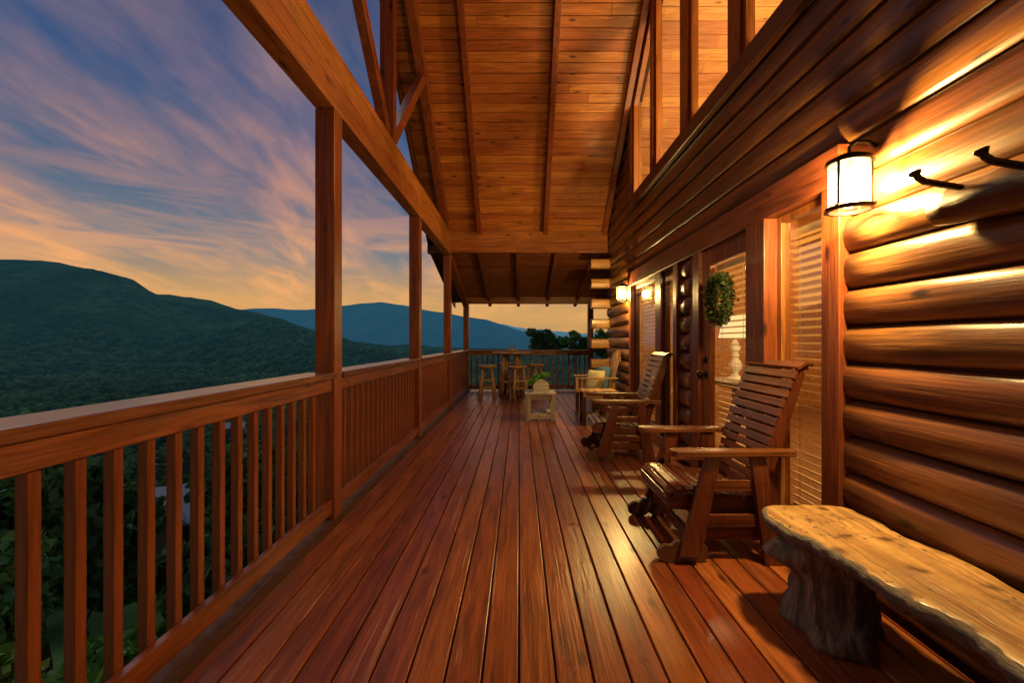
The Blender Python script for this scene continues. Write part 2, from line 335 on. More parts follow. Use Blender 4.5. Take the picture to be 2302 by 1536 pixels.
o=bpy.data.objects.new('hills',np_mesh('hills',V,Fq,M['land'],True)); COL.objects.link(o); tag(o,'dark forested valley and mountain rising on the left','terrain',kind='structure')
def ridge(name,xs,ys,D,mat,label,amp):
    px=np.linspace(-1400,2600,420); K=22; V=[]
    for j in range(K):
        s=j/(K-1)
        for p in px:
            h=(768-np.interp(p,xs,ys))/F*D; u=(p-VX)/F; d=D*(.72+.28*s)
            X=u*d; z=-150+(h+150)*s**.9+amp*(math.sin(math.pi*min(s+.08,1))*noise.noise(Vector((X/700,d/500,1)))*3.4+noise.noise(Vector((X/260,d/260,2)))*.6)
            V.append((X,d,z))
    n=len(px); ii,jj=np.meshgrid(np.arange(K-1),np.arange(n-1),indexing='ij'); a=(ii*n+jj).ravel()
    o=bpy.data.objects.new(name,np_mesh(name,np.array(V),np.stack([a,a+1,a+n+1,a+n],1),mat,True)); COL.objects.link(o); tag(o,label,'mountains',kind='structure')
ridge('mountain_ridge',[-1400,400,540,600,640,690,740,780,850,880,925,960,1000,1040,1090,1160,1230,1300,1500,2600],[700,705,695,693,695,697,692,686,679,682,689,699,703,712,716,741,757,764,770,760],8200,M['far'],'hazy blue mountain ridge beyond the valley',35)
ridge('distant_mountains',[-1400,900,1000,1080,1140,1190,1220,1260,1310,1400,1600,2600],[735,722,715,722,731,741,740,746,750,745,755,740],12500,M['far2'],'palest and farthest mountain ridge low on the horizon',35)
# ---- forest stuff
def ico():
    bm=bmesh.new(); bmesh.ops.create_icosphere(bm,subdivisions=2,radius=1); v=np.array([q.co[:] for q in bm.verts]); f=np.array([[q.index for q in p.verts] for p in bm.faces]); bm.free(); return v,f
iv,ifc=ico()
temps=[]
for k in range(5):
    n=np.array([1+.55*noise.noise(Vector(p)*1.7+Vector((k*9,0,0))) for p in iv]); q=iv*n[:,None]; q[:,2]*=1.05; temps.append(q)
def leafy(n,rad,clumps,size,seed,flat=.8,elong=1.5):
    g=np.random.default_rng(seed)
    d=g.normal(size=(clumps,3)); d/=np.linalg.norm(d,axis=1)[:,None]; cr=g.uniform(.35,.85,clumps)
    C=d*cr[:,None]*np.array(rad); C[:,2]*=.95
    idx=g.integers(0,clumps,n); s=g.uniform(.16,.36,clumps)[idx]
    q=g.normal(size=(n,3)); q/=np.linalg.norm(q,axis=1)[:,None]; q*=g.uniform(.5,1.1,n)[:,None]
    P=C[idx]+q*s[:,None]*np.array(rad)*np.array([1,1,flat])
    a=g.normal(size=(n,3)); a/=np.linalg.norm(a,axis=1)[:,None]; b=np.cross(a,g.normal(size=(n,3))); b/=np.linalg.norm(b,axis=1)[:,None]
    sz=size*g.uniform(.6,1.3,n)[:,None]
    a=a*sz*elong*.5; b=b*sz*.5
    V=np.stack([P-a,P+b,P+a,P-b],1).reshape(-1,3); return V,np.arange(4*n).reshape(-1,4)
Vs=[];Fs=[];nv=0
lt=[leafy(110,(1,1,1.0),9,.34,s) for s in range(5)]
for i in range(2600):
    r=math.exp(random.uniform(math.log(75),math.log(420))); t=R(random.uniform(-68,32)); x=r*math.sin(t); y=r*math.cos(t)
    s=random.uniform(3.0,5.2)*(1+r/900); v,f=random.choice(lt); a=random.uniform(0,6.28); ca,sa=math.cos(a),math.sin(a)
    q=v@np.array([[ca,sa,0],[-sa,ca,0],[0,0,1]])*s*np.array([1,1,1.15]); q=q+np.array([x,y,gz(x,y)+s*.8]); Vs.append(q); Fs.append(f+nv); nv+=len(q)
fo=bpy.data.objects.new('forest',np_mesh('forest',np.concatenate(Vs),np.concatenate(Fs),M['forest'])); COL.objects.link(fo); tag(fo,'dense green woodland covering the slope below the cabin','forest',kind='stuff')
Vs=[];Fs=[];nv=0
for i in range(9500):
    r=math.exp(random.uniform(math.log(330),math.log(3000))); t=R(random.uniform(-60,22)); x=r*math.sin(t); y=r*math.cos(t)
    s=random.uniform(4.5,8.5)*(.8+r/1500); v=random.choice(temps); a=random.uniform(0,6.28); ca,sa=math.cos(a),math.sin(a)
    q=v@np.array([[ca,sa,0],[-sa,ca,0],[0,0,1]])*s*np.array([1,1,.8]); q=q+np.array([x,y,gz(x,y)+s*.2]); Vs.append(q); Fs.append(ifc+nv); nv+=len(q)
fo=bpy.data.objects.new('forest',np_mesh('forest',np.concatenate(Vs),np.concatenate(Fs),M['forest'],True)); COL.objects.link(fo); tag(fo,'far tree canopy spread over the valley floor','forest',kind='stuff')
# ---- individual trees
def make_tree(name,label,group,rad,th_,n,size,seed,mat,loc,cat='tree',clumps=26):
    t=thing(name,label,cat,loc,group)
    b=MB(); g=random.Random(seed); b.tube([(0,0,-.5),(.1,.05,th_*.4),(0,.1,th_*.75),(.05,0,th_+rad[2]*.6)],[.2*rad[0]/2,.15*rad[0]/2,.1*rad[0]/2,.03],8,.2)
    for q in range(6):
        a=g.uniform(0,6.28); h=th_-g.uniform(0,.8)*rad[2]*.7; b.tube([(0,0,h),(rad[0]*.4*math.cos(a),rad[0]*.4*math.sin(a),h+rad[2]*.35),(rad[0]*.75*math.cos(a),rad[0]*.75*math.sin(a),h+rad[2]*.6)],[.06,.04,.012],6)
    W[t.name]=Vector((0,0,0)); b.build('trunk',M['bark'],t,smooth=True)
    v,f=leafy(n,rad,clumps,size,seed); v=v+np.array([0,0,th_+rad[2]*.45])
    c=bpy.data.objects.new('crown',np_mesh('crown',v,f,mat)); COL.objects.link(c); c.parent=t
    return t
LBL='leafy green tree on the steep slope below the porch railing'
tt=[make_tree('leafy_tree',LBL,'trees on the slope below the railing',(2.6,2.6,2.8),3.6,6500,.30,11,M['leaf'],(-14,13,0)),
    make_tree('leafy_tree',LBL,'trees on the slope below the railing',(3.2,3.0,3.4),4.2,8000,.30,12,M['leaf'],(-20,24,0)),
    make_tree('leafy_tree',LBL,'trees on the slope below the railing',(2.2,2.4,3.4),3.4,6000,.26,13,M['leaf'],(-7,13,0))]
def put(t,x,y,s): 
    t.location=(x,y,gz(x,y)-.3); t.scale=(s,s,s); t.rotation_euler=(0,0,random.uniform(0,6))
spots=[(-14,11),(-9,15),(-6,19),(-18,17),(-12,21),(-24,25),(-17,29),(-8,27),(-3,24),(-30,34),(-22,38),(-13,36),(-5,35),(-38,30),(-27,16),(-33,22),(-11,45),(-20,48),(1,30),(-34,44),(-44,40),(-3,47),(-60,46),(-52,54),(-13,58),(-24,60),(5,38),(-36,58),(-50,66),(4,50)]
for i,(x,y) in enumerate(spots):
    s=random.uniform(.8,1.15)*(1+min(math.hypot(x,y),60)/110)
    if abs(x/y+.765)<.16 and y<57: s*=.40
    if x/y>-.25: s*=.8
    t=tt[i] if i<3 else dup(tt[i%3],(x,y,0))
    put(t,x,y,s)
bl=[make_tree('leafy_bush','bright green shrub growing close below the deck edge','shrubs below the deck edge',(1.5,1.5,1.4),1.2,3800,.17,21,M['leafb'],(-5.5,6.5,0),'shrub'),
    make_tree('leafy_bush','bright green shrub growing close below the deck edge','shrubs below the deck edge',(1.3,1.6,1.6),1.4,3800,.15,22,M['leafb'],(-8,7,0),'shrub')]
for i,(x,y,s) in enumerate([(-5.6,7.2,1.05),(-9.5,7.6,1.1),(-7.6,9.6,1.0),(-4.4,10.6,1.1),(-12,9,1.0),(-3.8,8,1.0),(-10,11.5,1.1),(-6.5,12,.9),(-5.0,5.0,1.2),(-7.2,6.2,1.2)]):
    t=bl[i] if i<2 else dup(bl[i%2],(x,y,0)); put(t,x,y,s)
et=[(1.2,24,.95,.85,.034,'small round tree rising just beyond the far railing'),(2.15,26,.7,.6,.016,'low tree right of the round one beyond the far railing'),(3.1,25,.85,.7,.022,'low dark tree at the right end of the far railing'),(4.5,24,1.0,1.0,.030,'tree showing between the log ends of the cabin corner')]
for i,(x,y,r_,rz_,tp,l) in enumerate(et):
    g0=gz(x,y); t=make_tree('leafy_tree',l,None,(r_,r_,rz_),1.27+tp*y-g0-rz_*1.35,2200,.13,41+i,M['leaf'],(0,0,0),clumps=22); t.location=(x,y,g0)
# ---- houses below
def house(name,label,x,y,w_,d_,h_,rh,rz,roofmat,zoff=0):
    z=gz(x,y)+zoff; t=thing(name,label,'house',(x,y,z)); W[t.name]=Vector((0,0,0))
    MB().box(-w_/2,w_/2,-d_/2,d_/2,-5,h_).build('wall',M['sidingw'],t)
    b=MB(); e=.6
    b.prism([(-d_/2-e,h_-.2),(0,h_+rh),(d_/2+e,h_-.2),(d_/2+e,h_),(0,h_+rh+.25),(-d_/2-e,h_)],'x',-w_/2-e,w_/2+e)
    b.prism([(-w_*.22,h_-.1),(0,h_+rh*.85),(w_*.22,h_-.1)],'y',-d_/2-1.3,0)
    rf=b.build('roof',roofmat,t)
    MB().box(w_*.2,w_*.2+.8,.3,1.1,h_,h_+rh+1).build('chimney',M['sidingw'],rf)
    for q in (-.33,0,.33): MB().box(w_*q-.5,w_*q+.5,-d_/2-.06,-d_/2+.02,.8,2.1).build('window',M['glass'],t)
    MB().box(w_*.16-.45,w_*.16+.45,-d_/2-.05,-d_/2+.02,0,2.1).build('door',M['darkz'],t)
    t.rotation_euler=(0,0,rz); return t
house('cottage','grey roofed cottage among trees seen through the nearest balusters',-45,59,12,9,2.6,3.2,R(28),M['tin'],4.0)
house('cottage','small distant cottage standing alone farther down the wooded slope',-220,352,14,9,6,3.5,R(20),M['tin'],8)
house('cottage','grey roofed house at the far left edge below the railing',-62,54,9,7,2.6,2.2,R(-15),M['tin'],2.0)

# ------------------------------------------------------------------ deck
b=MB(); pitch=.1405; g=random.Random(3)
for i in range(-9,13):
    x0=i*pitch+.004; x1=(i+1)*pitch-.004
    if x1>1.76: x1=1.76
    cut=g.choice([None,None,g.uniform(5.8,8.0),g.uniform(-1,.4)])
    ys_=[-2.2]+([cut] if cut else [])+[8.945]
    for y0,y1 in zip(ys_,ys_[1:]): b.box(x0,x1,y0,y1-.003,-.032,random.uniform(-.001,.001))
b.box(-1.47,3.2,8.952,9.09,-.032,0.0)
for i in range(-9,23):
    b.box(i*pitch+.003,(i+1)*pitch-.003,9.096,12.02,-.032,0)
tag(b.build('deck_floor',M['deck'],bevel=.005),'red stained plank deck floor running along the cabin','deck',kind='structure')
b=MB(); b.box(-1.44,1.9,-2.2,9,-.30,-.06); b.box(-1.44,3.2,9,12.0,-.30,-.06); b.box(-1.49,-1.472,-2.2,12.04,-.32,-.004); b.box(-1.47,3.2,12.022,12.05,-.32,-.004)
b.box(-1.47,-1.409,-2.2,8.945,-.032,-.004); b.box(-1.405,-1.268,-2.2,8.945,-.032,-.001); b.box(-1.47,-1.409,9.096,12.02,-.032,-.004); b.box(-1.405,-1.268,9.096,12.02,-.032,-.001)
for y in (-1,3.3,6,8.8,11.9): b.box(-1.4,-1.24,y-.08,y+.08,gz(-1.3,max(y,3))-1,-.3)
tag(b.build('deck_frame',M['edge']),'dark edge boards and joists along the outside of the deck','deck frame',kind='structure')

# ------------------------------------------------------------------ posts
XL0,XL1=-1.45,-1.31
PD=[3.23,5.99,8.72]
plab=['nearest and tallest dark square timber post on the railing','second square timber post along the railing','third square timber post where the tall roof ends']
for y,l in zip(PD,plab):
    MBp=MB().box(XL0,XL1,y,y+.14,0.0,2.93); tag(MBp.build('porch_post',M['railz'],bevel=.006),l,'post',group='square timber porch posts')
MBp=MB().box(XL0,XL1,11.8,11.94,0,2.25); tag(MBp.build('porch_post',M['railz'],bevel=.006),'corner post at the far left end of the deck','post',group='square timber porch posts')
MBp=MB().box(1.79,1.93,11.8,11.94,0,2.25); tag(MBp.build('porch_post',M['railz'],bevel=.006),'slender post at the far end beside the log corner','post',group='square timber porch posts')
# ------------------------------------------------------------------ railings
def railing(y0,y1,label,bs=None,cut=False):
    t=thing('deck_railing',label,'railing',(-1.38,y0,0),'timber railing sections')
    b=MB(); b.box(-1.495,-1.29,y0,y1,1.008,1.05); b.build('top_cap',M['cap'],t,bevel=.006)
    MB().box(-1.365,-1.327,y0,y1,.915,1.006).build('upper_rail',M['raily'],t,bevel=.004)
    MB().box(-1.425,-1.39,y0,y1,.915,1.006).build('outer_rail',M['raily'],t,bevel=.004)
    MB().box(-1.365,-1.327,y0,y1,.05,.145).build('lower_rail',M['raily'],t,bevel=.004)
    if bs is None: n=int((y1-y0)/.137); st=(y1-y0-(n-1)*.137)/2; bs=[y0+st+.137*k for k in range(n)]
    f=None
    for yb in bs:
        if f is None: f=MB().box(-1.405,-1.367,yb-.019,yb+.019,.04,.985).build('baluster',M['railz'],t,bevel=.003); yf=yb
        else:
            c=f.copy(); COL.objects.link(c); c.location.y=yb-yf+random.uniform(-.003,.003); c.parent=t
railing(.3,3.228,'nearest railing section with a weathered top board at left',[.612+.135*k for k in range(19)])
railing(3.372,5.988,'second railing section between the first and second post')
railing(6.132,8.718,'third railing section between the second and third post')
railing(8.862,11.798,'farthest side railing section reaching the corner post')
t=thing('deck_railing','railing across the far end of the deck behind the bar table','railing',(.2,11.87,0),'timber railing sections')
MB().box(-1.308,1.788,11.76,11.97,1.008,1.05).build('top_cap',M['railx'],t,bevel=.006)
MB().box(-1.308,1.788,11.80,11.838,.915,1.006).build('upper_rail',M['railx'],t,bevel=.004)
MB().box(-1.308,1.788,11.80,11.838,.05,.145).build('lower_rail',M['railx'],t,bevel=.004)
f=None
for k in range(22):
    if f is None: f=MB().box(-1.26,-1.222,11.84,11.878,.04,.985).build('baluster',M['railz'],t,bevel=.003)
    else: c=f.copy(); COL.objects.link(c); c.parent=t; c.location.x=.1405*k

# ------------------------------------------------------------------ gable roof
YR=4.8; ZE=3.40; SL=.80; YE=8.72
def zr(y): return ZE+SL*((YE-y) if y>YR else (y-(2*YR-YE)))
def slope_boards(mb,x0,x1,yA,zA,yB,zB,pitch,th_,seed,brk=(1.2,3.6)):
    g=random.Random(seed); A=Vector((0,yA,zA)); B=Vector((0,yB,zB)); L=(B-A).length; d=(B-A)/L; n=Vector((0,-d.z,d.y)); 
    if n.z<0: n=-n
    k=int(L/pitch)
    for i in range(k+1):
        s0=i*pitch; s1=min((i+1)*pitch,L)
        if s1-s0<.02: continue
        x=x0-g.uniform(0,1.5)
        while x<x1:
            xe=min(x+g.uniform(*brk),x1)
            if x1-xe<.3: xe=x1
            xa=max(x,x0)
            if xe>xa+.02:
                c=A+d*(s0+s1)/2+n*(th_/2+g.uniform(0,.0015)); h=d*((s1-s0)/2-.003)
                mb.obox((xa+.001,c.y,c.z),(xe-.001,c.y,c.z),h,n*th_/2)
            x=xe
rf=thing('gable_roof','tall gabled porch roof with knotty pine board ceiling','roof',(0,YR,ZE))
b=MB(); slope_boards(b,-1.76,1.70,YR,zr(YR),YE+.12,zr(YE)-.12*SL,.14,.02,1,(2.0,6)); slope_boards(b,-1.76,1.70,YR,zr(YR),.75,zr(.88)-.1,.14,.02,2)
b.build('ceiling_boards',M['ceilx'],rf,bevel=.005,seg=1)
b=MB()
for s in (1,-1):
    ye=YR+s*(YE-YR+.35); ze=zr(YR)-SL*(YE-YR+.35); d=Vector((0,ye-YR,ze-zr(YR))).normalized(); n=Vector((0,-d.z,d.y)); n=n if n.z>0 else -n
    p=Vector((0,YR,zr(YR)))+n*.07; q=Vector((0,ye,ze))+n*.07
    b.obox(p,q,(3.9,0,0),n*.04)
for v in range(len(b.v)):
    x,y,z=b.v[v]; b.v[v]=((-1.80 if x<0 else 6.2),y,z)
b.build('shingles',M['shingle'],rf)
for x in (-.75,.5,1.62):
    for s in (1,-1):
        nn=Vector((0,SL*s,1)).normalized(); p=Vector((x,YR+.01*s,zr(YR)))-nn*.068; q=Vector((x,YR+s*(YE-YR),ZE))-nn*.068
        MB().obox(p,q,(.042,0,0),nn*.066).build('rafter',M['raily'],rf,bevel=.004)
for s in (1,-1):
    nn=Vector((0,SL*s,1)).normalized()
    p=Vector((-1.38,YR+.01*s,zr(YR)))-nn*.10; q=Vector((-1.38,YR+s*(YE-YR+.0),ZE))-nn*.10
    MB().obox(p,q,(.065,0,0),nn*.095).build('truss_rafter',M['raily'],rf,bevel=.005)
    p=Vector((-1.74,YR+.01*s,zr(YR)))-nn*.06; q=Vector((-1.74,YR+s*(YE-YR+.3),ZE-.3*SL))-nn*.06
    MB().obox(p,q,(.022,0,0),nn*.13).build('bargeboard',M['darky'],rf,bevel=.004)
    MB().bar((-1.38,YR+s*.06,3.40),(-1.38,YR+s*1.72,5.08),.09,.13,(1,0,0)).build('brace',M['raily'],rf,bevel=.005)
MB().box(-1.45,-1.31,YR-.07,YR+.07,3.382,zr(YR)-.2).build('king_post',M['railz'],rf,bevel=.005)
b=MB(); b.box(XL0,XL1,-2.2,5.9,2.932,3.16); b.box(XL0,XL1,5.903,8.70,2.932,3.16); b.box(XL0+.004,XL1-.004,-2.2,8.70,3.163,3.38)
b.build('side_beam',M['trimy'],rf,bevel=.006)
b=MB(); b.box(-1.45,1.70,8.72,8.86,2.98,3.17); b.box(-1.45,1.70,8.745,8.86,3.173,3.44); b.build('cross_beam',M['trimx'],rf,bevel=.005)
MB().box(-1.76,-1.455,8.72,8.90,2.97,3.12).build('eave_block',M['darkx'],rf,bevel=.004)
# ------------------------------------------------------------------ lower roof far end
lf=thing('shed_roof','low dark shed roof over the far end of the deck','roof',(0,10,2.5))
def zl(y): return 2.44+.245*(11.8-y)
b=MB(); slope_boards(b,-1.75,3.3,8.87,zl(8.87),12.3,zl(12.3),.14,.02,5); b.build('ceiling_boards',M['trimx'],lf,bevel=.002,seg=1)
nn=Vector((0,.245,1)).normalized()
MB().obox(Vector((.8,8.87,zl(8.87)))+nn*.07,Vector((.8,12.35,zl(12.35)))+nn*.07,(2.58,0,0),nn*.04).build('shingles',M['shingle'],lf)
for x in (-.78,-.02,.75,1.5,2.3):
    MB().obox(Vector((x,8.87,zl(8.87)))-nn*.06,Vector((x,12.28,zl(12.28)))-nn*.06,(.04,0,0),nn*.057).build('rafter',M['trimy'],lf,bevel=.003)
MB().obox(Vector((-1.73,8.9,zl(8.9)))-nn*.05,Vector((-1.73,12.3,zl(12.3)))-nn*.05,(.02,0,0),nn*.09).build('bargeboard',M['darky'],lf)
MB().box(-1.45,3.2,11.8,11.94,2.252,2.43).build('end_beam',M['trimx'],lf,bevel=.005)
MB().obox((-1.38,8.865,zl(8.865)-.19),(-1.38,11.795,zl(11.795)-.19),(.069,0,0),(0,0,.09)).build('side_beam',M['trimy'],lf,bevel=.005)
nf=thing('shed_roof','unseen low shed roof added above the viewpoint to block sky light','roof',(0,-1,2.5))
b=MB(); b.obox((-.02,.70,3.20),(-.02,-2.4,2.55),(1.73,0,0),(0,0,.03)); b.build('ceiling_boards',M['ceilx'],nf)  # out of view, added to keep sky light off the near deck

# ------------------------------------------------------------------ log cabin
XW=1.71; CH=.19
cab=thing('log_cabin','dark stained log cabin wall with windows along the deck','cabin',(2.5,4,0))
def log(mb,z0,y0,y1,xj=XW+.035,bulge=.058,h=CH,sg=7,clip=None):
    if y1-y0<.03: return
    n=max(1,int((y1-y0)/.3)); vs=[];fs=[]
    se=random.uniform(0,99)
    for i in range(n+1):
        y=y0+(y1-y0)*i/n
        for k in range(sg+1):
            t=k/sg; a=math.pi*t; zz=z0+h*(.5-.5*math.cos(a))*.985+.002; x=xj-bulge*math.sin(a)**.7
            x+= .006*noise.noise(Vector((y*.9,z0*7,se)))+.004*noise.noise(Vector((y*3,k*.6,se)))
            zz+=.005*noise.noise(Vector((y*.7,se,k*.05)))
            vs.append((x,y,zz))
        vs.append((xj+.05,y,z0+h)); vs.append((xj+.05,y,z0))
    m=sg+3
    for i in range(n):
        for k in range(m):
            k2=(k+1)%m; fs.append((i*m+k,i*m+k2,(i+1)*m+k2,(i+1)*m+k))
    fs.append(tuple(range(m))); fs.append(tuple(n*m+k for k in range(m)))
    mb.add(vs,fs)
segs=[(-2.2,2.37),(4.49,4.83),(6.89,8.75)]
b=MB()
for k in range(13):
    z0=k*CH+.02
    for (y0,y1) in (segs if k<12 else [(-2.2,8.75)]): log(b,z0,y0,y1,XW+.035 if k<10 else XW+.026,.058 if k<10 else .042)
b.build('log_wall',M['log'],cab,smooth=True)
b=MB()
for k in range(13,17): log(b,k*CH+.02,-2.2,8.75,XW+.022,.034)
k=17
while True:
    z0=k*CH+.02; zt=z0+CH
    yf=YE-(zt-ZE)/SL
    if zt<ZE: yf=8.74
    if yf<6.92: break
    log(b,z0,6.90,yf+.05,XW+.022,.034); log(b,z0,2*YR-yf-.05,2.70,XW+.022,.034); k+=1
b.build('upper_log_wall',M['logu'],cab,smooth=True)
b=MB()
def core(y0,y1,z0,z1): b.box(XW+.05,XW+.14,y0,y1,z0,z1)
core(-2.2,2.40,-.3,3.3); core(4.46,4.86,0,2.06); core(6.86,8.74,-.3,3.3); core(2.401,6.859,2.10,3.3); core(2.401,6.859,-.3,.10)
b.prism([(6.86,3.301),(8.74,3.301),(8.74,ZE),(6.86,zr(6.86))],'x',XW+.05,XW+.14)
b.prism([(2*YR-8.74,3.301),(2.74,3.301),(2.74,zr(2.74)),(2*YR-8.74,ZE)],'x',XW+.05,XW+.14)
b.box(XW+.05,6,8.74,8.86,-.3,3.45)
b.build('wall_core',M['inwall'],cab)
for k in range(8):
    z0=.06-.09+.38*k+.02
    bb=MB(); h=.19; pr=[]
    for q in range(12):
        a=2*math.pi*q/12; pr.append((8.65+.098*math.copysign(abs(math.cos(a))**.45,math.cos(a)),z0+h/2+.093*math.copysign(abs(math.sin(a))**.55,math.sin(a))))
    bb.prism(pr,'x',1.365+random.uniform(-.012,.012),1.72); bb.build('log_end',M['logx'],cab,bevel=.008)
def trim(y0,y1,z0,z1,x0=1.665,x1=1.80,mat='railz'): return MB().box(x0,x1,y0,y1,z0,z1).build('trim_board',M[mat],cab,bevel=.005)
MB().box(1.655,1.79,2.36,6.95,2.10,2.30).build('header_board',M['raily'],cab,bevel=.006)
trim(2.37,2.51,0.0,2.098); trim(3.05,3.30,0.0,2.098,1.64); trim(4.21,4.36,0.0,2.098,1.66); trim(4.37,4.50,0,2.098,1.69)
trim(4.82,4.93,0,2.098); trim(5.44,5.66,0,2.098,1.69); trim(6.80,6.92,0,2.098)
MB().box(1.66,1.80,2.511,3.049,0.0,.14).build('sill_board',M['raily'],cab,bevel=.004)
MB().box(1.68,1.80,4.931,6.799,0.0,.14).build('sill_board',M['raily'],cab,bevel=.004)
MB().box(1.64,1.72,3.301,4.209,0.0,.03).build('threshold',M['black'],cab,bevel=.003)
def blind(parent,y0,y1,z0,z1,tilt,x=1.80,pitch=.05,wd=.046):
    b=MB(); z=z0+.03
    while z<z1-.05:
        tl_=tilt+R(random.uniform(-2,2)); dx=wd/2*math.cos(tl_); dz=wd/2*math.sin(tl_)
        b.obox((x,y0,z),(x,y1,z),(dx,0,dz),(.0012*-math.sin(tl_),0,.0016)); z+=pitch
    b.box(x-.025,x+.025,y0,y1,z1-.05,z1); b.box(x-.02,x+.02,y0,y1,z0,z0+.018)
    for yy in (y0+.12,y1-.12): b.box(x-.027,x-.025,yy-.002,yy+.002,z0,z1); 
    b.build('blind',M['blind'],parent)
def pane(parent,pts,x,mat='glass'):
    MB().add([(x,y,z) for y,z in pts],[tuple(range(len(pts)))]).build('pane',M[mat],parent,fix=False)
def window(y0,y1,z0,z1,fr=.045,tilt=R(28),bl=True,x=1.73,mat='trimz'):
    b=MB(); b.box(x,x+.06,y0,y0+fr,z0,z1); b.box(x,x+.06,y1-fr,y1,z0,z1); b.box(x,x+.06,y0+fr,y1-fr,z0,z0+fr); b.box(x,x+.06,y0+fr,y1-fr,z1-fr,z1)
    w=b.build('window',M[mat],cab,bevel=.003)
    pane(w,[(y0+fr-.01,z0+fr-.01),(y1-fr+.01,z0+fr-.01),(y1-fr+.01,z1-fr+.01),(y0+fr-.01,z1-fr+.01)],x+.026,'glassr')
    if bl: blind(w,y0+.03,y1-.03,z0+.04,z1-.10,tilt,x+.085)
    return w
window(2.511,3.049,.141,2.098,tilt=R(-16)); window(4.931,5.439,.141,2.098,.05,tilt=R(-16),mat='darkz'); window(5.661,6.799,.141,2.098,.05,tilt=R(-16),mat='darkz')
b=MB(); x=1.70; b.box(x,x+.045,3.302,3.42,.031,2.095); b.box(x,x+.045,4.05,4.208,.031,2.095); b.box(x,x+.045,3.42,4.05,.031,.25); b.box(x,x+.045,3.42,4.05,1.95,2.095)
dr=b.build('door',M['trimz'],cab,bevel=.003)
pane(dr,[(3.41,.24),(4.06,.24),(4.06,1.96),(3.41,1.96)],x+.022)
blind(dr,3.43,4.04,.26,1.94,R(-8),x+.075,.05,.046)
b=MB(); b.tube([(1.70,4.14,.97),(1.655,4.14,.97)],[.012,.012],10); b.tube([(1.66,4.14,.97),(1.645,4.14,.97),(1.63,4.14,.97),(1.62,4.14,.97)],[.02,.031,.031,.015],14); b.tube([(1.70,4.14,.97),(1.692,4.14,.97)],[.034,.034],16); b.tube([(1.70,4.14,1.10),(1.685,4.14,1.10)],[.03,.027],14)
b.build('door_knob',M['black'],dr,smooth=True)
xs=[(5.80,6.80),(4.72,5.70),(3.64,4.54),(2.80,3.46)]
fr=.05; x=1.70
for (y0,y1) in xs:
    zb=3.42; zt=lambda y: zr(y)-.16
    b=MB(); pts=[(y0,zb),(y1,zb),(y1,zt(y1))]
    if y0<YR<y1: pts+=[(YR,zt(YR))]
    pts+=[(y0,zt(y0))]
    b.box(x,x+.07,y0,y0+fr,zb,zt(y0)); b.box(x,x+.07,y1-fr,y1,zb,zt(y1)); b.box(x,x+.07,y0+fr,y1-fr,zb,zb+fr)
    yy=[y0]+([YR] if y0<YR<y1 else [])+[y1]
    for a_,c_ in zip(yy,yy[1:]): b.obox((x+.035,a_,zt(a_)-.02),(x+.035,c_,zt(c_)-.02),(.036,0,0),(0,0,.03))
    w_=b.build('window',M['trimz'],cab,bevel=.003)
    pane(w_,pts,x+.033)
for (y0,y1) in [(6.80,6.92),(5.70,5.80),(4.54,4.72),(3.46,3.64),(2.70,2.80)]:
    pb=MB(); pb.prism([(y0,3.40),(y1,3.40),(y1,zr(y1)-.01),(y0,zr(y0)-.01)],'x',1.665,1.79); pb.build('mullion',M['railz'],cab,bevel=.004)
for s in (1,-1):
    MB().obox((1.73,YR,zr(YR)-.085),(1.73,YR+s*2.12,zr(YR+s*2.12)-.085),(.045,0,0),(0,0,.075)).build('trim_board',M['raily'],cab,bevel=.003)
MB().box(1.655,1.80,2.6,6.95,3.262,3.42).build('sill_board',M['darky'],cab,bevel=.005)
# interior
b=MB(); slope_boards(b,1.86,6.1,YR,zr(YR),8.74,zr(8.74),.16,.02,8); slope_boards(b,1.86,6.1,YR,zr(YR),.75,zr(.88)-.1,.16,.02,9); b.build('interior_ceiling',M['inwallx'],cab)
b=MB()
for k in range(45): b.box(6.0,6.05,-2.2,8.74,k*.15-.02,k*.15+.128)
b.box(1.86,6.0,-2.3,-2.2,-.2,3.5); b.box(1.86,6.0,-2.2,.76,3.3,3.36); b.box(6.051,6.1,-2.2,8.8,-.2,7)
b.build('interior_wall',M['inwall'],cab)
MB().box(1.86,6,-2.2,8.74,-.1,.02).build('interior_floor',M['infloor'],cab)
WARM=(1,.62,.24)
plight('interior_light',(3.3,4.6,4.1),370,WARM,.25,None)
plight('interior_light',(2.7,2.9,2.3),230,(1,.74,.30),.2,None)
plight('interior_light',(2.7,6.0,2.3),230,(1,.74,.30),.2,None)
ct=thing('console_table','dark console table inside the cabin behind the door glass','table',(2.35,4.95,0.02))
MB().box(2.12,2.58,4.5,5.4,.80,.85).build('tabletop',M['darky'],ct,bevel=.004)
for sx_ in (2.15,2.51):
    for sy_ in (4.53,5.33): MB().box(sx_,sx_+.04,sy_,sy_+.04,.021,.80).build('leg',M['darkz'],ct)
tl=thing('table_lamp','lit white baluster table lamp seen through the glass door','lamp',(2.35,4.95,.851))
MB().lathe([(0,.851),(.09,.851),(.09,.87),(.04,.89),(.03,.93),(.065,.98),(.07,1.03),(.03,1.09),(.045,1.12),(.03,1.15),(.055,1.20),(.03,1.27),(.012,1.29),(.012,1.34)],(2.35,4.95,0),18).build('base',M['white'],tl,smooth=True,fix=False)
MB().lathe([(.17,1.31),(.12,1.56)],(2.35,4.95,0),24).build('lamp_shade',M['shade'],tl,smooth=True)

